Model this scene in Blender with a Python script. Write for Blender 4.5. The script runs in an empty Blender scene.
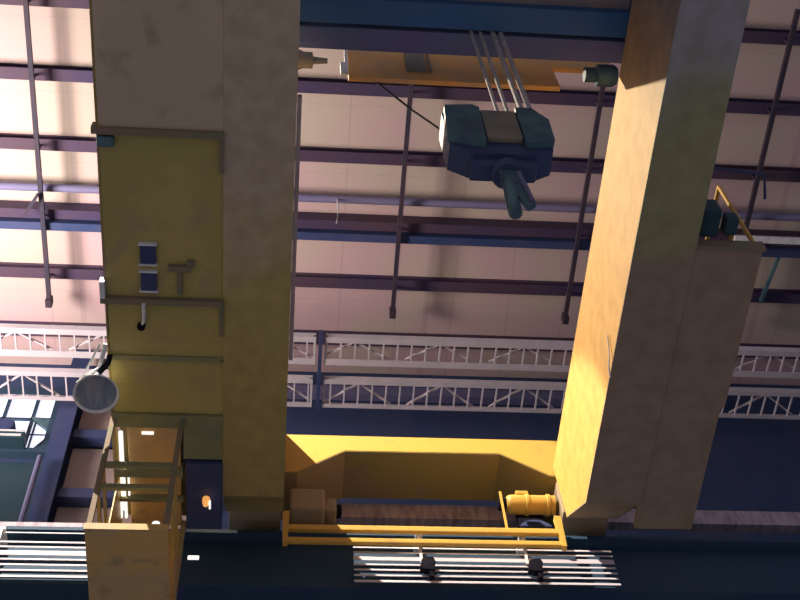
import bpy, bmesh, math, random
from mathutils import Vector, Matrix
random.seed(4)
S = bpy.context.scene
C = S.collection
Z0 = 1.6                      # eye height above the shop floor; heights below are given above the eye

# ------------------------------------------------------------------ materials
def mat(name, c1, c2=None, scale=1.2, rough=.6, metal=0.0, streak=None, c3=None, lo=.45, hi=.55, bump=0.0, spec=.3):
    m = bpy.data.materials.new(name); m.use_nodes = True
    nt = m.node_tree; b = nt.nodes['Principled BSDF']
    b.inputs['Roughness'].default_value = rough
    b.inputs['Metallic'].default_value = metal
    b.inputs['Specular IOR Level'].default_value = spec
    b.inputs['Base Color'].default_value = (*c1, 1)
    if c2:
        g = nt.nodes.new('ShaderNodeNewGeometry')
        mp = nt.nodes.new('ShaderNodeMapping'); nt.links.new(g.outputs['Position'], mp.inputs['Vector'])
        if streak: mp.inputs['Scale'].default_value = streak
        n = nt.nodes.new('ShaderNodeTexNoise'); n.inputs['Scale'].default_value = scale; n.inputs['Detail'].default_value = 5
        n.inputs['Roughness'].default_value = .62
        nt.links.new(mp.outputs[0], n.inputs['Vector'])
        r = nt.nodes.new('ShaderNodeValToRGB'); e = r.color_ramp.elements
        e[0].position = lo; e[1].position = hi; e[0].color = (*c1, 1); e[1].color = (*c2, 1)
        nt.links.new(n.outputs['Fac'], r.inputs['Fac'])
        out = r.outputs['Color']
        if c3:
            n2 = nt.nodes.new('ShaderNodeTexNoise'); n2.inputs['Scale'].default_value = scale*4.3; n2.inputs['Detail'].default_value = 8
            nt.links.new(mp.outputs[0], n2.inputs['Vector'])
            r2 = nt.nodes.new('ShaderNodeValToRGB'); r2.color_ramp.elements[0].position = .56; r2.color_ramp.elements[1].position = .72
            nt.links.new(n2.outputs['Fac'], r2.inputs['Fac'])
            mx = nt.nodes.new('ShaderNodeMixRGB'); nt.links.new(r2.outputs['Color'], mx.inputs['Fac'])
            nt.links.new(out, mx.inputs['Color1']); mx.inputs['Color2'].default_value = (*c3, 1); out = mx.outputs['Color']
        nt.links.new(out, b.inputs['Base Color'])
    if bump:
        n3 = nt.nodes.new('ShaderNodeTexNoise'); n3.inputs['Scale'].default_value = 14; n3.inputs['Detail'].default_value = 4
        bp = nt.nodes.new('ShaderNodeBump'); bp.inputs['Strength'].default_value = bump; bp.inputs['Distance'].default_value = .02
        nt.links.new(n3.outputs['Fac'], bp.inputs['Height']); nt.links.new(bp.outputs[0], b.inputs['Normal'])
    return m

M = {}
M['yellow']   = mat('crane_yellow', (.60,.345,.055), (.54,.33,.07), .9, .45, c3=(.44,.27,.07), lo=.4, hi=.6, bump=.12)
M['yellow_d'] = mat('grimy_yellow', (.32,.25,.08), (.31,.23,.13), .75, .6, c3=(.28,.21,.12), lo=.5, hi=.56, bump=.15)
M['walk_y']   = mat('walkway_yellow', (.44,.35,.11), (.39,.32,.10), .9, .6, c3=(.37,.28,.13), lo=.46, hi=.52, bump=.15)
M['walk_g']   = mat('walkway_dusty', (.53,.41,.29), (.48,.38,.26), .9, .7, c3=(.36,.27,.17), lo=.46, hi=.54, bump=.15)
M['orange_y'] = mat('orange_yellow', (.60,.37,.12), (.50,.34,.15), 1.6, .6, c3=(.36,.27,.12), lo=.44, hi=.56)
M['green_g']  = mat('greenish_grime', (.26,.24,.10), (.20,.21,.11), 3, .7, lo=.42, hi=.58)
M['ledge']    = mat('rusty_ledge', (.24,.17,.11), (.17,.18,.10), 4, .75, lo=.45, hi=.6)
M['navy']     = mat('navy_steel', (.03,.05,.13), (.05,.06,.14), 1.5, .6, lo=.4, hi=.6)
M['navy_dk']  = mat('dark_navy_steel', (.022,.055,.095), (.028,.062,.10), .8, .7, lo=.45, hi=.55)
M['purlin']   = mat('purlin_paint', (.05,.035,.085), (.07,.042,.065), .7, .6, lo=.4, hi=.6)
M['purlin_b'] = mat('blue_grey_steel', (.15,.15,.27), (.18,.16,.27), .9, .6, lo=.4, hi=.6)
M['rod']      = mat('rod_steel', (.035,.03,.05), (.05,.035,.05), 2, .6)
M['lattice']  = mat('pale_lattice_paint', (.60,.54,.58), (.52,.49,.52), 2.5, .5, lo=.4, hi=.6)
M['wall_dk']  = mat('dark_cladding', (.025,.05,.12), (.04,.055,.12), .8, .8, lo=.4, hi=.6, streak=(3,1,.5))
M['beige']    = mat('beige_panel', (.40,.31,.27), (.33,.26,.24), 1.5, .8, lo=.4, hi=.6)
M['dust']     = mat('dusty_concrete', (.46,.38,.42), (.22,.18,.21), 6, .9, streak=(3,.6,.6), lo=.42, hi=.7)
M['teal']     = mat('teal_cast_iron', (.09,.17,.19), (.05,.10,.14), 5, .5, lo=.4, hi=.6)
M['teal_dk']  = mat('dark_teal', (.014,.045,.065), (.02,.05,.07), 2, .6)
M['block_b']  = mat('block_blue', (.035,.055,.13), (.05,.07,.13), 5, .5, lo=.4, hi=.6)
M['brown']    = mat('brown_plate', (.27,.22,.16), (.20,.19,.16), 6, .6, lo=.4, hi=.6)
M['rope']     = mat('wire_rope', (.62,.60,.60), (.45,.44,.46), 30, .4, metal=.2)
M['white']    = mat('white_enamel', (.75,.75,.74), (.62,.63,.62), 8, .4)
M['bars']     = mat('pale_bar', (.60,.54,.56), (.54,.48,.50), 3, .5, streak=(.4,1,1))
M['lens']     = mat('lamp_glass', (.24,.28,.32), (.15,.18,.25), 5, .25, lo=.35, hi=.65, streak=(4,1,1))
M['black']    = mat('black_rubber', (.008,.008,.012), (.014,.012,.018), 8, .95, spec=.05)
M['blue_b']   = mat('blue_beam', (.03,.13,.36), (.05,.14,.31), 1.2, .6, lo=.4, hi=.6)
M['purp_b']   = mat('purple_beam', (.16,.13,.29), (.11,.15,.29), 1.2, .6, lo=.4, hi=.6)
M['plate_o']  = mat('orange_plate', (.85,.42,.10), (.66,.40,.18), 1.8, .6, lo=.4, hi=.6)
M['grey_tr']  = mat('trolley_grey', (.36,.30,.28), (.28,.25,.27), 2.5, .7, lo=.4, hi=.6)

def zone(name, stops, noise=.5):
    """old paint whose grime or painted-in shade changes along the girder: stops = [(y, colour)...], edges broken up by noise"""
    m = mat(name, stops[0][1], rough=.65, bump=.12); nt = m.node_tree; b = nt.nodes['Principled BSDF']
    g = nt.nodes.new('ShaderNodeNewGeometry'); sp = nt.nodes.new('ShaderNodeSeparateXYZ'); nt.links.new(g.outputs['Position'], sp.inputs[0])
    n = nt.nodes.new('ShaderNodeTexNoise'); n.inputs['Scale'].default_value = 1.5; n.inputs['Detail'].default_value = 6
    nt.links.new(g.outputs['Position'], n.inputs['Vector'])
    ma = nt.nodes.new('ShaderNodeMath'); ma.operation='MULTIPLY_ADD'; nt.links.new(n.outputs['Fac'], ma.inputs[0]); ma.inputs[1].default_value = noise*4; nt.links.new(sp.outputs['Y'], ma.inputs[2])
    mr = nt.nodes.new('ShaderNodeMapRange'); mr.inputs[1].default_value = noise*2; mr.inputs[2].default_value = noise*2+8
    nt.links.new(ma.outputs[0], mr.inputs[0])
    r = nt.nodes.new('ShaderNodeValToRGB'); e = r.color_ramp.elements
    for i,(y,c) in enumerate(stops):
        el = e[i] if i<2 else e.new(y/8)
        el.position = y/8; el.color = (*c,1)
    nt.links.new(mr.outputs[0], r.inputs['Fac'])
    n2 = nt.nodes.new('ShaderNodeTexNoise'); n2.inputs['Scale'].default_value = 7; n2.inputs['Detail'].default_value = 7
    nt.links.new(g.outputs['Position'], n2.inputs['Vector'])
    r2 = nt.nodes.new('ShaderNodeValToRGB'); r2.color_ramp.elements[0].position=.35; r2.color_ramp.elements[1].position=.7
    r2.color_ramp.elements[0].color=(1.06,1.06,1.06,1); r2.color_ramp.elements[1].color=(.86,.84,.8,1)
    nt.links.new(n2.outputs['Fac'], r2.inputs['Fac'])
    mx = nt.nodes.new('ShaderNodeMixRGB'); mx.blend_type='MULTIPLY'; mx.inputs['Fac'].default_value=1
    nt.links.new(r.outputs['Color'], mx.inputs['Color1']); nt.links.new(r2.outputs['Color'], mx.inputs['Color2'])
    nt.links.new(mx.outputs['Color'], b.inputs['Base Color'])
    return m
M['zone_l'] = zone('left_girder_paint', [(1,(.49,.385,.275)),(3.9,(.47,.37,.25)),(4.6,(.42,.335,.11)),(7.0,(.36,.275,.09))])
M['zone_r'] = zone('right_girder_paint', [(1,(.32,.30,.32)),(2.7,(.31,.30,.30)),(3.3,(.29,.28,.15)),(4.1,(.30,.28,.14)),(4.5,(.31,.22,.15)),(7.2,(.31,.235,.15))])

M['zone_side_shade'] = zone('right_girder_side_shade_paint', [(1,(.22,.20,.20)),(2.6,(.24,.20,.18)),(3.4,(.60,.38,.16)),(5.2,(.60,.335,.085)),(7.2,(.58,.31,.07))], .25)  # grey near end is shade under the trolley, painted into the colour

def emit(name, col, s):
    m = bpy.data.materials.new(name); m.use_nodes = True; nt = m.node_tree
    b = nt.nodes['Principled BSDF']; b.inputs['Base Color'].default_value = (*col,1)
    n = nt.nodes.new('ShaderNodeTexNoise'); n.inputs['Scale'].default_value = 3
    r = nt.nodes.new('ShaderNodeValToRGB'); r.color_ramp.elements[0].color = tuple(c*.8 for c in col)+(1,); r.color_ramp.elements[1].color = (*col,1)
    nt.links.new(n.outputs['Fac'], r.inputs['Fac']); nt.links.new(r.outputs['Color'], b.inputs['Emission Color'])
    b.inputs['Emission Strength'].default_value = s
    return m
M['pane'] = emit('daylit_pane', (.80,.82,1.0), 1.15)
M['glow'] = emit('added_glow', (1.0,.97,.9), 1.1)  # added glow shared by small bright marks
M['bulb'] = emit('orange_bulb', (1.0,.45,.12), .8)

def roof_mat():
    m = bpy.data.materials.new('translucent_roof_sheet'); m.use_nodes = True; nt = m.node_tree
    b = nt.nodes['Principled BSDF']; b.inputs['Roughness'].default_value = .7
    g = nt.nodes.new('ShaderNodeNewGeometry'); sp = nt.nodes.new('ShaderNodeSeparateXYZ'); nt.links.new(g.outputs['Position'], sp.inputs[0])
    n = nt.nodes.new('ShaderNodeTexNoise'); n.inputs['Scale'].default_value = .75; n.inputs['Detail'].default_value = 3
    nt.links.new(g.outputs['Position'], n.inputs['Vector'])
    r = nt.nodes.new('ShaderNodeValToRGB'); e = r.color_ramp.elements
    e[0].position=.38; e[1].position=.62; e[0].color=(.53,.37,.38,1); e[1].color=(.50,.42,.35,1)
    nt.links.new(n.outputs['Fac'], r.inputs['Fac'])
    # narrow seams along the slope every 0.83 m and lap joints
    def seam(axis, per, off, w):
        a = nt.nodes.new('ShaderNodeMath'); a.operation='ADD'; nt.links.new(sp.outputs[axis], a.inputs[0]); a.inputs[1].default_value = off+100*per
        mo = nt.nodes.new('ShaderNodeMath'); mo.operation='MODULO'; nt.links.new(a.outputs[0], mo.inputs[0]); mo.inputs[1].default_value = per
        lt = nt.nodes.new('ShaderNodeMath'); lt.operation='LESS_THAN'; nt.links.new(mo.outputs[0], lt.inputs[0]); lt.inputs[1].default_value = w
        return lt.outputs[0]
    cur = r.outputs['Color']
    for ax, per, off, w, f in (('X',2.5,.52,.09,.22),('X',.833,.1,.02,.25),('Y',1.02,.5,.015,.15)):
        mx = nt.nodes.new('ShaderNodeMixRGB'); mu = nt.nodes.new('ShaderNodeMath'); mu.operation='MULTIPLY'
        nt.links.new(seam(ax,per,off,w), mu.inputs[0]); mu.inputs[1].default_value = f
        nt.links.new(mu.outputs[0], mx.inputs['Fac']); nt.links.new(cur, mx.inputs['Color1']); mx.inputs['Color2'].default_value=(.25,.16,.2,1)
        cur = mx.outputs['Color']
    nt.links.new(cur, b.inputs['Base Color'])
    t = nt.nodes.new('ShaderNodeBsdfTranslucent'); nt.links.new(cur, t.inputs['Color'])
    ms = nt.nodes.new('ShaderNodeMixShader'); ms.inputs[0].default_value = .1
    nt.links.new(b.outputs[0], ms.inputs[1]); nt.links.new(t.outputs[0], ms.inputs[2])
    nt.links.new(ms.outputs[0], nt.nodes['Material Output'].inputs['Surface'])
    return m
M['roof'] = roof_mat()

# ------------------------------------------------------------------ mesh helpers (one mesh object per MB)
class MB:
    def __init__(s): s.v=[]; s.f=[]
    def add(s, vs, fs):
        o=len(s.v); s.v += [Vector(v) for v in vs]; s.f += [[i+o for i in f] for f in fs]; return s
    def box(s, x0,x1,y0,y1,z0,z1, b=0.0):
        if b<=0:
            return s.add([(x,y,z) for x in (x0,x1) for y in (y0,y1) for z in (z0,z1)],
                     [(0,1,3,2),(4,6,7,5),(0,4,5,1),(2,3,7,6),(0,2,6,4),(1,5,7,3)])
        bm=bmesh.new(); bmesh.ops.create_cube(bm,size=1)
        for v in bm.verts: v.co=Vector(((x0+x1)/2+v.co.x*(x1-x0),(y0+y1)/2+v.co.y*(y1-y0),(z0+z1)/2+v.co.z*(z1-z0)))
        bmesh.ops.bevel(bm,geom=bm.edges[:],offset=b,segments=2,affect='EDGES',profile=.6)
        return s.frombm(bm)
    def frombm(s,bm):
        bm.verts.index_update(); s.add([v.co.copy() for v in bm.verts],[[v.index for v in f.verts] for f in bm.faces]); bm.free(); return s
    def prism(s, pts, axis, a0, a1):
        n=len(pts)
        def P(p,a): return {'x':(a,p[0],p[1]),'y':(p[0],a,p[1]),'z':(p[0],p[1],a)}[axis]
        s.add([P(p,a0) for p in pts]+[P(p,a1) for p in pts],
              [list(range(n))[::-1], list(range(n,2*n))]+[[i,(i+1)%n,(i+1)%n+n,i+n] for i in range(n)]); return s
    def tube(s, pts, r, n=10, r2=None):
        pts=[Vector(p) for p in pts]; k=len(pts); vs=[]; fs=[]
        for i,p in enumerate(pts):
            t=(pts[min(i+1,k-1)]-pts[max(i-1,0)]).normalized()
            a=t.orthogonal().normalized() if abs(t.z)>.99 else t.cross(Vector((0,0,1))).normalized(); b=t.cross(a)
            rr=r if r2 is None else r+(r2-r)*i/(k-1)
            vs+=[p+a*rr*math.cos(2*math.pi*j/n)+b*rr*math.sin(2*math.pi*j/n) for j in range(n)]
        for i in range(k-1):
            for j in range(n): fs.append((i*n+j,i*n+(j+1)%n,(i+1)*n+(j+1)%n,(i+1)*n+j))
        fs.append(list(range(n))[::-1]); fs.append(list(range((k-1)*n,k*n)))
        return s.add(vs,fs)
    def bar(s, p, q, w, h):          # rectangular bar between two points; w across, h in the up-ish direction
        p=Vector(p); q=Vector(q); t=(q-p).normalized()
        u=Vector((0,1,0)) if abs(t.y)<.9 else Vector((1,0,0)); a=t.cross(u).normalized(); b=t.cross(a)
        vs=[c+a*sa*h/2+b*sb*w/2 for c in (p,q) for sa,sb in ((-1,-1),(1,-1),(1,1),(-1,1))]
        return s.add(vs,[(3,2,1,0),(4,5,6,7),(0,1,5,4),(1,2,6,5),(2,3,7,6),(3,0,4,7)])
    def lathe(s, prof, o, axis, n=28):   # prof: (radius, along axis)
        o=Vector(o); t=Vector(axis).normalized(); a=t.orthogonal().normalized(); b=t.cross(a); k=len(prof)
        vs=[o+t*h+(a*math.cos(2*math.pi*j/n)+b*math.sin(2*math.pi*j/n))*r for r,h in prof for j in range(n)]
        fs=[(i*n+j,i*n+(j+1)%n,(i+1)*n+(j+1)%n,(i+1)*n+j) for i in range(k-1) for j in range(n)]
        return s.add(vs,fs)
    def build(s, name, m, parent=None, smooth=False):
        me=bpy.data.meshes.new(name)
        off = Vector((0,0,Z0))
        vs=[v+off for v in s.v]
        base=Vector((0,0,0))
        if parent is not None: base=parent_origin(parent)
        else:
            base=Vector((sum(v.x for v in vs)/len(vs), sum(v.y for v in vs)/len(vs), min(v.z for v in vs)))
        me.from_pydata([v-base for v in vs],[],s.f)
        bm=bmesh.new(); bm.from_mesh(me); bmesh.ops.recalc_face_normals(bm,faces=bm.faces); bm.to_mesh(me); bm.free()
        if smooth:
            for p in me.polygons: p.use_smooth=True
            me.set_sharp_from_angle(angle=math.radians(40))
        me.materials.append(M[m])
        o=bpy.data.objects.new(name,me); C.objects.link(o)
        if parent is None: o.location=base
        else: o.parent=parent
        return o
def parent_origin(p):
    v=Vector((0,0,0))
    while p is not None: v+=p.location; p=p.parent
    return v
def tag(o,label=None,cat=None,group=None,kind=None):
    for k,v in (('label',label),('category',cat),('group',group),('kind',kind)):
        if v: o[k]=v
    return o
def empty(name,loc,label,cat,group=None):
    o=bpy.data.objects.new(name,None); C.objects.link(o); o.location=Vector(loc)+Vector((0,0,Z0)); o.empty_display_size=.2
    return tag(o,label,cat,group)

# ------------------------------------------------------------------ building shell
roof=MB().box(-16,16,4.75,11.2,16.14,16.2)
tag(roof.build('ceiling','roof'),kind='structure')
tag(MB().box(-16,16,11.0,11.25,-1.6,16.14).build('wall_far','wall_dk'),kind='structure')
# beige infill panels beside the column on the left
for i,(z0,z1) in enumerate(((14.22,15.25),(12.95,14.0),(11.7,12.8))):
    tag(MB().box(-2.84,-1.2,10.9,10.995,z0,z1,.01).build('trim_%d'%(i+1),'beige'),kind='structure')
tag(MB().box(-2.93,6.5,10.86,10.995,15.4,15.6,.01).build('trim_4','purlin_b'),kind='structure')

# daylit window on the left
w=tag(MB().box(-5.2,-3.14,10.88,10.995,13.88,13.97).box(-5.2,-3.14,10.88,10.995,15.2,15.34)
      .box(-3.25,-3.14,10.88,10.995,13.97,15.2).box(-5.2,-5.06,10.88,10.995,13.97,15.2).build('window_1','navy_dk'),kind='structure')
for x in (-4.70,-4.30,-3.90,-3.505): MB().box(x-.022,x+.022,10.93,10.97,13.97,15.2).build('mullion','navy_dk',w)
MB().box(-3.455,-3.435,10.93,10.97,13.97,14.62).build('mullion','navy_dk',w)
MB().box(-5.06,-3.25,10.93,10.965,14.67,14.71).build('transom','navy_dk',w)
MB().box(-5.06,-3.25,10.95,10.965,14.35,14.365).build('glazing_bar','navy_dk',w)
MB().box(-5.08,-3.24,10.972,10.99,13.95,15.22).build('pane','pane',w)
MB().prism([(-3.38,13.96),(-3.25,13.96),(-3.25,14.2)],'y',10.90,10.96).build('corner_gusset','navy_dk',w)
MB().prism([(-3.50,14.68),(-3.25,14.68),(-3.25,14.42)],'y',10.90,10.96).build('corner_gusset','teal',w)

fan=empty('exhaust_fan',(-3.85,10.75,13.95),'dark round exhaust fan on a ledge in front of the bright window','fan')
MB().lathe([(0,0),(.13,0),(.15,.02),(.15,.16),(.12,.18),(0,.18)],(-3.79,10.72,14.28),(0,1,0)).build('fan_drum','navy',fan,True)
MB().box(-4.6,-3.46,10.68,10.9,13.93,14.06,.01).build('ledge','teal_dk',fan)
MB().box(-3.78,-3.50,10.665,10.68,13.96,13.99).box(-4.3,-3.46,10.665,10.68,14.06,14.08).build('pale_edge_strip','white',fan)
MB().box(-3.84,-3.74,10.72,10.85,14.06,14.14).build('fan_foot','navy',fan)
t=tag(MB().box(-5.3,-3.12,10.85,10.99,12.2,13.62,.02).build('wall_cabinet','teal_dk'),'dark teal panel box on the wall under the bright window','cabinet')
col=empty('wall_column',(-3.1,10.7,-1.6),'dark steel column running up the wall right of the bright window','column')
MB().box(-3.10,-2.85,10.62,10.66,-1.6,16.0).build('flange','navy',col)
MB().box(-2.99,-2.96,10.66,10.99,-1.6,16.0).build('web','purlin',col)
pipe=tag(MB().tube([(-3.12,10.5,9.12),(-3.12,10.5,13.3)],.035).build('conduit_pipe','purlin_b'),'thin vertical conduit pipe left of the dark wall column','pipe')
for z,l in ((14.11,'upper'),(12.87,'lower')):
    tag(MB().box(-2.84,-1.2,10.72,10.89,z-.09,z+.09,.01).build('wall_rail','navy'),l+' dark rail across the beige wall panels at far left','rail')

# ------------------------------------------------------------------ roof steel
def purlin(y,w,h,m,label,z=16.0,x0=-9,x1=13):
    # Z section: web with two lips
    b=MB().box(x0,x1,y-w/2,y+w/2,z,z+.02).box(x0,x1,y-.012,y+.012,z+.02,z+h-.02).box(x0,x1,y-w/2,y+w/2,z+h-.02,z+h)
    return tag(b.build('roof_purlin',m),label,'purlin','purlins under the roof sheets')
names=['first dark purlin at the very top of the view, above the trolley',
 'second dark purlin down, passing just under the yellow trolley beam',
 'third dark purlin down, level with the lower half of the hook block',
 None,
 'dark purlin between the paired roof beams and the white lattice girders',
 'lowest dark purlin, tight above the near white lattice girder']
for i,l in enumerate(names):
    if l: purlin(5.37+i*.995 if i<5 else 10.33,.165,.14,'purlin',l)
tag(MB().box(-9,13,8.28,8.42,15.9,16.13).build('roof_beam','purlin'),'deep reddish dark roof beam running across below the hook tip','beam')
tag(MB().box(-9,13,8.44,8.56,15.82,16.0).build('roof_beam','navy'),'navy roof beam tight against the lower side of the reddish one','beam')
tag(MB().tube([(-9,7.97,15.95),(13,7.97,15.95)],.055,12).build('roof_pipe','purlin_b',None,True),'slim blue-grey pipe crossing under the roof above the paired beams','pipe')
rodl={-3.38:'long dark rod under the roof, leftmost one beside the left girder',
 -.92:'long dark rod under the roof, hidden behind the left girder',
 1.5:'long dark rod under the roof, left of the hook block',
 4.04:'long dark rod under the roof, just left of the lit yellow girder',
 6.42:'long dark rod under the roof, at the right edge beyond the right girder'}
for x,l in rodl.items():
    if x==-.92: continue
    r=empty('hanger_rod',(x,7.2,15.7),l,'rod','rods running up the roof')
    MB().box(x-.03,x+.03,4.9,9.68,15.76,15.82).build('rod','rod',r)
    MB().box(x-.045,x+.045,9.62,9.74,15.7,15.86,.01).build('end_fitting','rod',r)
    for k in range(5):
        MB().box(x-.015,x+.015,5.36+k*.995,5.39+k*.995,15.82,16.0).build('clip','rod',r)
# light bracing struts in the right bay
tag(MB().bar((7.05,8.6,15.9),(6.95,9.35,15.9),.05,.05).build('brace_bar','teal'),'thin dark teal brace under the roof at the right edge','brace')
tag(MB().box(6.2,7.6,8.1,8.2,15.55,15.6,.01).build('strip_light','white'),'pale unlit strip light beside the right girder near the roof','light')
tag(MB().tube([(.62,7.95,15.9),(.63,7.96,15.55),(.60,8.0,15.3)],.012,6).build('hanging_wire','rope'),'short pale wire dangling below the roof beam left of the hook','wire')
tag(MB().bar((-3.62,8.3,15.7),(-3.4,7.95,15.7),.04,.04).build('brace_bar','rod'),'short slanted brace beside the leftmost roof rod','brace')

# lattice girders
def lattice(x0,x1,y0,y1,label,apex,w0,w1,z=14.3):
    # flat lattice girder lying level under the roof: two chords joined by rungs and diagonals
    g=empty('lattice_girder',((x0+x1)/2,(y0+y1)/2,z),label,'girder','white lattice girders under the roof')
    MB().box(x0,x1,y0,y0+w0,z,z+.012).box(x0,x1,y0,y0+.012,z+.012,z+.10).build('chord','lattice',g)
    MB().box(x0,x1,y1-w1,y1,z,z+.012).box(x0,x1,y1-.012,y1,z+.012,z+.10).build('chord','lattice',g)
    k=math.ceil((x0+.03-apex)/.19)
    while apex+k*.19<x1-.02:
        x=apex+k*.19
        MB().box(x-.010,x+.010,y0+w0-.01,y1-w1+.01,z+.012,z+.035).build('rung','lattice',g); k+=1
    for xe in (x0+.014,x1-.014): MB().box(xe-.014,xe+.014,y0,y1,z+.012,z+.05).build('end_piece','lattice',g)
    a=apex-1.14*math.ceil((apex-x0)/1.14+1)
    ya,yb=y0+w0,y1-w1
    while a<x1+.6:
        for sg in (-1,1):
            p0=(a,ya); p1=(a+sg*.46,yb)
            lo,hi=max(x0,min(p0[0],p1[0])),min(x1,max(p0[0],p1[0]))
            if hi-lo>.12:
                f=lambda x:p0[1]+(p1[1]-p0[1])*(x-p0[0])/(p1[0]-p0[0])
                MB().bar((lo,f(lo),z+.05),(hi,f(hi),z+.05),.02,.03).build('diagonal','lattice',g)
        a+=1.14
lattice(-4.6,.375,9.19,9.63,'white lattice girder, near one of the left pair ending beside the left crane girder',-2.40,.085,.095)
lattice(.50,7.9,9.19,9.63,'white lattice girder, near one of the long right pair between the crane girders',.90,.085,.095)
lattice(-4.6,.355,9.87,10.33,'white lattice girder, far one of the left pair behind the round lamp',-2.36,.07,.05)
lattice(.50,7.9,9.87,10.33,'white lattice girder, far one of the long right pair against the dark wall',.98,.07,.05)
tag(MB().box(.415,.46,9.15,10.36,14.28,14.42).build('splice_plate','navy'),'dark splice plate between the left and right lattice girders','plate')

# ------------------------------------------------------------------ runway
rw=empty('runway_girder',(1,7.8,7.8),'dark navy runway girder carrying the crane end carriage along the bottom','girder')
MB().box(-7,12,7.56,7.6,7.98,8.46).build('web','navy_dk',rw)
MB().box(-7,12,7.56,8.25,7.92,7.98).build('bottom_flange','navy_dk',rw)
MB().box(-7,12,7.46,7.9,8.46,8.50).build('top_flange','navy_dk',rw)
MB().box(-7,12,7.64,7.71,8.50,8.58).build('rail','navy_dk',rw)
for k in range(12): MB().box(-6.6+1.55*k,-6.58+1.55*k,7.6,7.88,7.98,8.46).build('stiffener','navy_dk',rw)
tag(MB().box(-7,12,8.3,10.9,7.9,8.0).build('service_deck','navy_dk'),'dark service deck behind the runway girder at the bottom right','deck')
tag(MB().box(.3,7.4,8.0,8.1,9.32,9.52).build('dusty_beam','dust'),'dusty pale streaked beam just below the grimy end carriage','beam')
tag(MB().box(-7,-1.55,7.5,7.55,8.53,8.6,.005).build('dusty_angle','dust'),'pinkish dusty steel angle above the conductor bars at far left','beam')
tag(MB().box(-7,12,8.6,10.85,9.0,9.1).build('cable_tray','navy'),'broad dark tray along the wall above the runway girder','tray')

# conductor bars
zs=[(8.415,.022),(8.300,.028),(8.240,.028),(8.168,.062),(8.092,.028),(8.028,.028),(7.962,.028),(7.893,.034)]
order=['first','second','third','thick fourth','fifth','sixth','seventh','eighth']
order2=['','topmost','second from the top','thick third from the top','fourth from the top','third from the bottom','second from the bottom','lowest']
for side,x0,x1,txt in ((0,-5.2,-1.42,'left of the yellow access cage'),(1,.61,2.84,'under the yellow guard rail')):
    for i,(z,t_) in enumerate(zs):
        z *= .9915
        if side==1 and i==0: continue
        b=MB().prism([(7.387,z-t_/2),(7.393,z-t_/2),(7.403,z+t_/2),(7.397,z+t_/2)],'x',x0,x1)
        tag(b.build('conductor_bar','bars'),(order[i]+' from the top' if side==0 else order2[i])+' of the white conductor bars '+txt,'conductor bar','conductor bars '+txt)
for x,l in ((-2.33,'pale hanger holding the left set of conductor bars'),(1.18,'pale hanger on the conductor bars, the left of two under the guard rail'),(2.08,'pale hanger on the conductor bars, the right of two under the guard rail')):
    h=empty('bar_hanger',(x,7.43,7.85),l,'hanger','hangers of the conductor bars')
    MB().box(x-.012,x+.012,7.37,7.385,8.04,8.36).build('strap','white',h)
    MB().box(x-.03,x+.03,7.37,7.555,8.36,8.39).build('top_bracket','white',h)
for x,l in ((1.22,'black current collector on the conductor bars, left of two'),(2.13,'black current collector on the conductor bars, right of two')):
    h=empty('current_collector',(x,7.4,7.9),l,'current collector','collectors on the conductor bars')
    MB().prism([(x-.065,7.92),(x-.05,8.0),(x-.03,8.04),(x+.05,8.05),(x+.07,8.0),(x+.045,7.96),(x+.06,7.9),(x-.02,7.9)],'y',7.32,7.385).build('body','black',h)
    MB().box(x+.01,x+.05,7.33,7.38,7.83,7.9,.005).build('shoe','black',h)

# ------------------------------------------------------------------ the crane
cr=empty('overhead_crane',(1.2,3.5,8.0),'large yellow double girder overhead crane spanning the whole view','crane')
BL=-7.0
def girder(x0,x1,m_side,name_side):
    # mitred box: bottom plate, two webs, top plate
    prof=[(BL,8.0),(6.66,8.0),(7.22,8.47),(7.25,9.2),(BL,9.2)]
    g=MB().prism(prof,'x',x0,x1); return g
gl=girder(-.465,0.0,0,0).build('bridge_girder','zone_l',cr)
gl['label']='left girder of the crane, grimy and unlit'
gr=girder(2.468,2.912,0,0).build('bridge_girder','zone_side_shade',cr)
gr['label']='right girder of the crane with a brightly lit yellow side'
# bottom flange plates (dirty undersides) and top rails
def flange(x0,x1,par,m):
    MB().prism([(BL,7.985),(6.655,7.985),(7.215,8.455),(7.22,8.468),(6.65,8.0),(BL,8.0)],'x',x0,x1).build('bottom_plate',m,par)
flange(-.475,.010,gl,'zone_l'); flange(2.463,2.918,gr,'zone_r')
for xx,p in ((-.23,gl),(2.69,gr)):
    MB().box(xx-.03,xx+.03,BL,7.0,9.2,9.26).build('trolley_rail','navy',p)
dct=MB().box(.012,.042,3.25,5.35,7.99,8.04,.004).build('cable_duct','beige',cr); dct['label']='pale cable duct along the inner edge of the left girder'
# walkway under the left girder's outer side
wk=MB().box(-1.30,-.475,BL,3.52,7.985,8.05,.004).build('walkway_plate','walk_g',cr); wk['label']='dusty grey-brown walkway plate'
wk2=MB().box(-1.305,-.475,3.56,4.84,8.0,8.06,.004).build('walkway_plate','walk_y',cr); wk2['label']='olive yellow walkway plate'
MB().box(-1.31,-.475,4.88,5.355,8.0,8.06,.004).build('walkway_plate','walk_y',cr)
MB().box(-1.31,-.475,5.375,5.87,8.0,8.06,.004).build('walkway_plate','walk_y',cr)
for y,m in ((3.54,'ledge'),(4.86,'ledge'),(5.365,'green_g')):
    h=.05 if m=='ledge' else .015
    MB().box(-1.345 if m=='ledge' else -1.31,-.47,y-.022,y+.022,8.0-h,8.05).box(-.50 ,-.475,y,y+.28 if m=='ledge' else y+.02,7.96,8.0).build('cross_angle',m,cr)
pl=MB().box(-1.31,-.475,5.875,5.99,7.97,8.06).build('cross_plate','green_g',cr)
MB().box(-.775,-.475,5.99,6.30,7.99,8.06,.004).build('walkway_plate','green_g',cr)
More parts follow.
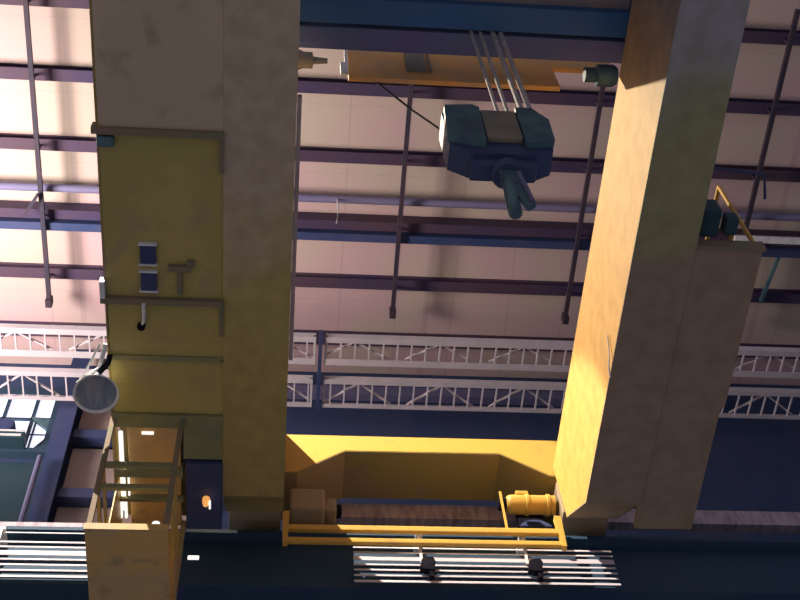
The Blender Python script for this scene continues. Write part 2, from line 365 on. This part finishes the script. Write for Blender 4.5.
MB().box(-1.32,-1.30,BL,7.0,8.0,8.16).build('kick_plate','yellow_d',cr)
sb=MB().box(-1.27,-.52,5.75,6.95,8.07,9.35,.02).build('shade_box','yellow_d',cr)  # unseen box added to keep stray lamp light off the runway
for x in (-1.25,-.87): MB().box(x,x+.36,5.73,5.75,8.12,9.28,.005).build('shade_box_panel','yellow_d',sb)
# walkway hand rail (above, mostly hidden)
for z in (8.6,9.1): MB().tube([(-1.29,BL,z),(-1.29,5.8,z)],.02,8).build('hand_rail','yellow',cr)
for k in range(9): MB().tube([(-1.29,-6.5+1.5*k,8.06),(-1.29,-6.5+1.5*k,9.1)],.018,8).build('rail_post','yellow',cr)
# details under the left walkway
MB().box(-1.315,-1.2,3.585,3.66,7.96,8.0,.01).build('junction_box','teal',cr)
for y0 in (4.40,4.62):
    lv=MB().box(-1.055,-.945,y0,y0+.15,7.965,8.0,.006).build('louvre_plate','navy',cr); lv['label']='small dark louvred plate'
    for yy in (y0-.012,y0+.15): MB().box(-1.065,-.935,yy,yy+.013,7.96,8.0).build('white_lip','white',lv)
MB().box(-.86,-.70,4.56,4.60,7.95,8.0,.005).box(-.80,-.765,4.60,4.80,7.965,8.0,.005).box(-.73,-.68,4.52,4.57,7.96,8.0,.005).build('tee_bracket','ledge',cr)
MB().tube([(-1.035,4.86,7.93),(-1.04,5.02,7.96)],.014,8).tube([(-1.04,5.02,7.96),(-1.06,5.07,7.985)],.012,8).build('cable_tail','white',cr)
MB().lathe([(0,-.02),(.03,-.02),(.03,.02)],(-1.065,5.085,7.99),(0,0,1),14).build('cable_gland','black',cr)
MB().box(-1.345,-1.31,4.70,4.84,7.95,8.02).build('corner_tag','white',cr)
# right platform
pr=MB().prism([(2.92,4.27),(3.42,4.27),(3.425,5.68),(3.395,5.69),(3.40,6.93),(2.92,6.93)],'z',8.0,8.07).build('walkway_plate','zone_r',cr)
pr['label']='dusty brown platform plate beside the right girder'
MB().box(2.92,3.44,4.255,4.285,7.99,8.1).build('platform_lip','ledge',cr)
mc=MB().box(2.96,3.10,4.02,4.24,8.1,8.3,.02).box(3.14,3.24,4.08,4.22,8.1,8.22,.02).build('limit_switch_box','teal_dk',cr); mc['label']='dark switch boxes at the start of the right platform'
MB().tube([(2.95,3.85,8.5),(3.5,3.9,8.5),(3.55,4.1,8.5)],.012,8).build('cable_loop','navy',cr)
for z in (8.6,9.1): MB().tube([(3.40,4.3,z),(3.40,6.9,z)],.02,8).build('hand_rail','yellow',cr)
for y in (4.3,5.6,6.9): MB().tube([(3.40,y,8.07),(3.40,y,9.1)],.018,8).build('rail_post','yellow',cr)
# pale tag wire on the right girder
MB().tube([(2.455,5.18,8.22),(2.45,5.26,8.06),(2.44,5.31,7.99),(2.45,5.38,7.93)],.006,6).build('pale_wire','white',cr)

# end carriage with haunched ends
ec=MB().prism([(-.44,9.66),(-.44,9.06),(.12,9.12),(.56,9.44),(2.01,9.447),(2.44,9.14),(2.90,9.06),(2.90,9.66)],'y',7.30,7.86)
ec=ec.build('end_carriage','yellow',cr)
MB().prism([(-.44,9.05),(.125,9.11),(.563,9.43),(2.007,9.437),(2.435,9.13),(2.90,9.05),(2.90,9.065),(2.44,9.145),(2.01,9.452),(.56,9.445),(.12,9.125),(-.44,9.065)],'y',7.305,7.86).build('bottom_plate','yellow_d',ec)
MB().box(-.455,-.005,6.55,7.3,9.2,9.70,.01).build('shadow_riser','yellow_d',cr)  # added block, mostly hidden, that shapes the shadow on the end carriage
for x0,x1 in ((-.46,-.01),(2.48,2.9)): MB().box(x0,x1,7.31,7.62,8.64,9.06,.01).build('bogie_light_stop','zone_r',cr)  # boxes added to stop lamp light slipping past the girder ends
for x in (.25,2.3):
    MB().lathe([(0,-.05),(.17,-.05),(.17,-.035),(.145,-.03),(.145,.03),(.17,.035),(.17,.05),(0,.05)],(x,7.675,8.728),(0,1,0),24).build('wheel','navy',ec,True)
    MB().box(x-.12,x+.12,7.74,7.80,8.65,9.3).build('axle_housing','black',ec)
# gearbox (left) and drive motor (right) beside the wheels
gb=MB().box(.063,.378,7.33,7.60,8.65,8.925,.03).box(.378,.48,7.40,7.58,8.71,8.88,.02).build('gearbox','yellow_d',cr)
MB().lathe([(0,0),(.063,0),(.063,.04),(.03,.05),(0,.05)],(.48,7.49,8.80),(1,0,0),16).build('shaft_cap','black',gb)
mo=MB().lathe([(0,0),(.05,0),(.079,.02),(.089,.05),(.089,.18),(.1,.185),(.1,.21),(.089,.215),(.089,.37),(.1,.375),(.1,.40),(.089,.41),(.089,.45),(0,.45)],(2.0,7.43,8.87),(1,0,0),24).build('drive_motor','yellow',cr,True)
MB().lathe([(0,0),(.05,0),(.063,.03),(.063,.07),(0,.07)],(1.935,7.43,8.87),(1,0,0),16).build('motor_fan_cover','black',mo,True)
MB().box(2.1,2.22,7.37,7.49,8.955,9.0,.01).build('terminal_box','yellow',mo)
MB().box(1.945,1.965,7.345,7.36,8.40,8.95).build('strap','yellow',cr)
# yellow guard rails
gd=MB().box(.02,2.43,7.31,7.355,8.355,8.42,.012).build('guard_rail','yellow',cr)
MB().box(.02,2.41,7.31,7.355,8.205,8.26,.012).build('guard_rail','yellow',cr)
for x in (.035,2.415):
    MB().prism([(x-.02,8.19),(x+.02,8.19),(x+.03,8.58),(x-.03,8.58)],'y',7.305,7.36).build('guard_post','yellow',cr)

# access cage hanging at the far end of the left walkway
cg=MB().box(-1.32,-.765,5.9,7.0,6.69,6.71).build('access_cage','orange_y',cr); cg['label']='hanging access cage with an orange yellow floor'
for x in (-1.30,-.785):
    for y in (5.92,6.95):
        MB().box(x-.018,x+.018,y-.018,y+.018,6.71,8.0).build('corner_post','ledge' if y<6.5 else 'yellow_d',cg)
for z in (7.15,7.40):
    MB().box(-1.28,-.805,5.905,5.935,z,z+.045).build('front_rail','green_g',cg)
    for x in (-1.30,-.785): MB().box(x-.012,x+.012,5.94,6.93,z,z+.04).build('side_rail','yellow_d',cg)
MB().box(-1.20,-.80,6.0,6.38,7.99,8.04,.004).build('roof_panel','orange_y',cg)
MB().box(-1.20,-.80,6.44,6.98,7.99,8.04,.004).build('roof_panel','orange_y',cg)
MB().box(-1.30,-.78,6.375,6.445,7.93,8.05).build('roof_beam','green_g',cg)
MB().box(-1.30,-.78,6.66,6.69,7.93,7.99).build('roof_beam','green_g',cg)
MB().tube([(-1.245,6.02,7.95),(-1.245,6.36,7.95)],.018,10).build('glow_strip','glow',cg)  # glowing strip added in place of sidelit cage rails, not a lamp
MB().tube([(-1.245,6.46,7.95),(-1.245,6.64,7.95)],.02,10).tube([(-1.2,6.46,7.95),(-1.2,6.64,7.95)],.008,8).build('glow_strip','glow',cg)  # more added glow strips standing in for the sidelit rails
MB().box(-1.28,-1.22,6.70,6.78,7.93,7.96).box(-1.28,-1.26,6.78,6.86,7.93,7.96).box(-1.24,-1.22,6.78,6.86,7.93,7.96).build('glow_bracket','glow',cg)  # bracket glows by itself in place of light falling on it
MB().box(-1.27,-.80,6.95,6.965,6.75,7.9).build('back_panel','orange_y',cg)
MB().box(-1.28,-1.27,6.45,6.93,6.9,8.0).build('inner_side_panel','yellow',cg)
MB().box(-1.09,-1.0,6.04,6.06,7.975,7.99).build('glow_slot','glow',cg)  # added glowing plate drawn as a bright slot, no opening cut
MB().box(-1.25,-.85,5.98,6.1,6.75,6.80,.01).build('cross_bar','ledge',cg)
MB().lathe([(0,0),(.028,0),(.028,.02),(0,.02)],(-.86,5.97,6.83),(0,-1,0),12).build('glow_dot','glow',cg)  # small glow added for a bright mark, no real lamp
MB().box(-1.325,-.76,5.885,5.899,6.69,6.75).build('toe_board','orange_y',cg)
# back of the bay right of the cage
bx=MB().box(-.76,-.48,6.32,6.98,7.95,8.06,.01).build('control_box','navy',cr)
MB().lathe([(0,0),(.02,.01),(.03,.05),(.03,.09),(0,.09)],(-.60,6.66,7.86),(0,0,1),16).build('warning_lamp','bulb',cr,True)
MB().box(-.575,-.56,6.62,6.70,7.87,7.885).build('glow_clip','glow',cr)  # clip given its own glow so it reads as brightly lit
MB().box(-.80,-.74,7.0,7.25,7.3,7.36,.01).build('arm_bracket','navy',cr)
MB().box(-.745,-.655,7.2,7.215,7.85,7.885).build('glow_marker','glow',cr)  # marker given its own glow for a small bright spot

# ------------------------------------------------------------------ trolley
tr=empty('hoist_trolley',(1.2,2.8,9.26),'dark hoist trolley spanning both girders at the top of the view','trolley')
MB().box(-.38,2.85,1.7,3.07,9.60,9.66,.005).build('deck_plate','grey_tr',tr)
b1=MB().box(-.38,2.85,3.05,3.25,9.50,9.72,.01).build('cross_beam','blue_b',tr); b1['label']='blue cross beam'
b2=MB().box(-.38,2.85,3.28,3.46,9.50,9.70,.01).build('cross_beam','purp_b',tr); b2['label']='purple grey cross beam'
lb=MB().box(.40,2.06,3.62,3.66,9.36,10.40,.005).box(-.1,2.56,3.62,3.66,10.06,10.40).box(2.06,2.56,3.62,3.66,9.78,10.06).build('load_beam','plate_o',tr)
lb['label']='orange yellow load beam'
MB().box(.375,.40,3.60,3.615,9.38,9.93).box(.02,.40,3.60,3.61,9.955,9.98).box(.34,.375,3.60,3.63,9.4,9.62).build('opening_trim','white',tr)
for x0,x1 in ((-.38,-.1),(2.56,2.85)):
    MB().box(x0,x1,1.6,3.40,9.40,9.95,.02).build('trolley_side_frame','navy',tr)
for x in (-.23,2.69):
    for y in (1.95,3.2):
        MB().lathe([(0,-.05),(.12,-.05),(.12,-.04),(.1,-.035),(.1,.035),(.12,.04),(.12,.05),(0,.05)],(x,y,9.365),(1,0,0),24).build('wheel','navy',tr,True)
m1=MB().lathe([(0,0),(.07,0),(.08,.03),(.08,.1),(.065,.13),(.065,.2),(.03,.21),(.02,.32),(0,.32)],(-.08,3.60,9.62),(1,0,0),20).build('travel_motor','brown',tr,True)
m2=MB().lathe([(0,0),(.07,0),(.09,.03),(.09,.16),(.06,.18),(.06,.26),(0,.26)],(2.55,3.60,9.60),(-1,0,0),20).build('travel_motor','teal',tr,True)
MB().lathe([(0,0),(.17,0),(.17,.02),(.14,.03),(.14,.97),(.17,.98),(.17,1.0),(0,1.0)],(.9,2.9,9.95),(1,0,0),28).build('rope_drum','grey_tr',tr,True)
MB().box(.86,1.02,3.6,3.625,9.52,9.92,.005).box(1.04,1.06,3.6,3.622,9.52,9.92).build('stiffener','brown',tr)

# hook block
hb=empty('hook_block',(1.3,3.32,6.5),'dark teal hook block hanging on wire ropes under the trolley','hook block')
MB().prism([(.965,7.32),(1.10,7.20),(1.50,7.20),(1.62,7.30),(1.635,7.72),(1.55,7.86),(1.06,7.88),(.955,7.80)],'y',3.24,3.42).build('housing','block_b',hb)
a=MB().prism([(.95,7.34),(1.19,7.28),(1.20,7.82),(1.15,7.86),(.97,7.83)],'y',3.19,3.24).build('side_cheek','teal',hb)
MB().prism([(1.44,7.28),(1.63,7.34),(1.64,7.66),(1.55,7.84),(1.44,7.84)],'y',3.19,3.24).build('side_cheek','teal',hb)
MB().box(1.205,1.435,3.20,3.24,7.36,7.80,.01).build('cover_plate','brown',hb)
MB().box(1.08,1.50,3.27,3.40,7.12,7.22,.02).build('crosshead','block_b',hb)
MB().lathe([(0,0),(.085,0),(.10,.02),(.10,.06),(0,.06)],(1.31,3.33,7.07),(0,0,1),20).build('swivel_nut','block_b',hb,True)
# shank and hook with an open throat
hk=MB().tube([(1.31,3.33,7.1),(1.30,3.33,6.98)],.05,12,.045)
pts=[]; 
for i in range(15):
    an=math.radians(95-i*19.5); pts.append((1.30+.03*math.cos(an),3.33+.10*math.cos(an),6.82+.13*math.sin(an)))
hk.tube([(1.30,3.33,7.0)]+pts[:8],.036,12,.044); hk.tube(pts[7:],.044,12,.018)
hk.build('hook','teal',hb,True)
MB().prism([(1.245,7.10),(1.385,7.10),(1.415,6.62),(1.36,6.56),(1.31,6.78)],'y',3.285,3.31).build('hook_plate','teal',hb)
MB().prism([(1.35,7.02),(1.375,7.02),(1.405,6.66),(1.385,6.64)],'y',3.27,3.285).build('safety_latch','purlin_b',hb)
for x in (1.36,1.43,1.53,1.59):
    MB().tube([(x,3.30,7.84),(x-.025,3.27,9.62)],.014 if x<1.5 else .02,8).build('rope','rope',hb)
MB().lathe([(0,-.03),(.14,-.03),(.15,-.02),(.13,0),(.15,.02),(.14,.03),(0,.03)],(1.43,3.33,7.84),(0,1,0),24).build('sheave','block_b',hb,True)
tag(MB().tube([(.62,3.66,9.37),(.85,3.6,8.7),(1.05,3.45,7.9),(1.14,3.38,7.25)],.008,6).build('slack_cable','black'),'thin black cable slanting from the trolley beam down to the hook block','cable')

# ------------------------------------------------------------------ reflector lamp
Lc=Vector((-1.385,5.56,7.80)); ax=Vector((.10,-.08,-1)).normalized()
lp=empty('reflector_lamp',(Lc.x,Lc.y,Lc.z),'round white bowl reflector lamp hung left of the access cage','lamp')
MB().lathe([(.035,-.18),(.055,-.17),(.085,-.12),(.13,-.05),(.160,0),(.166,.012),(.153,.008),(.12,-.045),(.075,-.11),(.03,-.15)],Lc,ax,32).build('reflector_shade','white',lp,True)
MB().lathe([(0,-.03),(.055,-.025),(.11,-.015),(.154,.0)],Lc,ax,32).build('lens','lens',lp,True)
MB().lathe([(0,-.26),(.03,-.26),(.045,-.23),(.045,-.17),(0,-.16)],Lc,ax,20).build('lamp_holder','navy',lp,True)
p=Lc-ax*.08
MB().tube([(p.x-.13,p.y-.06,p.z-.04),(p.x-.05,p.y-.11,p.z+.0),(p.x+.02,p.y-.14,p.z+.05),(-1.33,5.25,7.99)],.018,8).tube([(p.x-.10,p.y-.09,p.z-.02),(-1.37,5.25,7.99)],.008,8).build('bracket_arm','white',lp)
MB().tube([(p.x+.02,p.y-.12,p.z+.02),(-1.31,5.38,7.93),(-1.30,5.34,7.98)],.022,8).build('cable_gland','black',lp)

# ------------------------------------------------------------------ light
wd=bpy.data.worlds.new('World'); S.world=wd; wd.use_nodes=True
wn=wd.node_tree; bg=wn.nodes['Background']
tc=wn.nodes.new('ShaderNodeTexCoord'); sx=wn.nodes.new('ShaderNodeSeparateXYZ'); wn.links.new(tc.outputs['Generated'],sx.inputs[0])
rp=wn.nodes.new('ShaderNodeValToRGB'); e=rp.color_ramp.elements; e[0].position=.0; e[1].position=1.0
mr=wn.nodes.new('ShaderNodeMapRange'); mr.inputs[1].default_value=-1; mr.inputs[2].default_value=1
wn.links.new(sx.outputs['X'],mr.inputs[0]); wn.links.new(mr.outputs[0],rp.inputs['Fac'])
e[0].color=(.40,.345,.345,1); e[1].color=(.16,.18,.29,1)
wn.links.new(rp.outputs['Color'],bg.inputs['Color']); bg.inputs['Strength'].default_value=.76

def light(kind,name,loc,target,energy,color,**k):
    d=bpy.data.lights.new(name,kind); d.energy=energy; d.color=color
    for a,v in k.items(): setattr(d,a,v)
    o=bpy.data.objects.new(name,d); C.objects.link(o); o.location=Vector(loc)+Vector((0,0,Z0))
    dr=Vector(target)-Vector(loc); o.rotation_euler=dr.to_track_quat('-Z','Y').to_euler(); return o
light('SPOT','unseen_spot_beam',(-3.7,6.5,15.3),(.9,4.8,8.4),6000,(1.0,.85,.62),spot_size=math.radians(45),spot_blend=.12,shadow_soft_size=.08)
light('SPOT','unseen_spot_beam',(-3.7,.7,15.3),(.15,7.1,8.3),12500,(1.0,.91,.80),spot_size=math.radians(31),spot_blend=.10,shadow_soft_size=.04)  # second spot, added to brighten the end carriage and conductor bars
light('AREA','left_roof_fill',(-7.6,7.6,11.6),(-3.3,7.8,16),620,(1.0,.85,.80),shape='RECTANGLE',size=3,size_y=2,spread=math.radians(110))  # fill light added to brighten the left roof, no side window built

# ------------------------------------------------------------------ camera
a,b,c=-0.16673554,2.59524922,-0.10964206
def rz(t): return Matrix.Rotation(t,3,'Z')
def rx(t): return Matrix.Rotation(t,3,'X')
R=rz(a)@rx(b)@rz(c)
cd=bpy.data.cameras.new('Camera'); cam=bpy.data.objects.new('Camera',cd); C.objects.link(cam)
cam.matrix_world=Matrix.Translation((0,0,Z0))@R.to_4x4()
cd.sensor_fit='HORIZONTAL'; cd.sensor_width=36; cd.lens=36*1282.01/800; cd.clip_end=200
S.camera=cam
S.view_settings.view_transform='Standard'; S.view_settings.look='None'; S.view_settings.gamma=1
S.view_settings.use_curve_mapping=False; S.view_settings.exposure=0.0
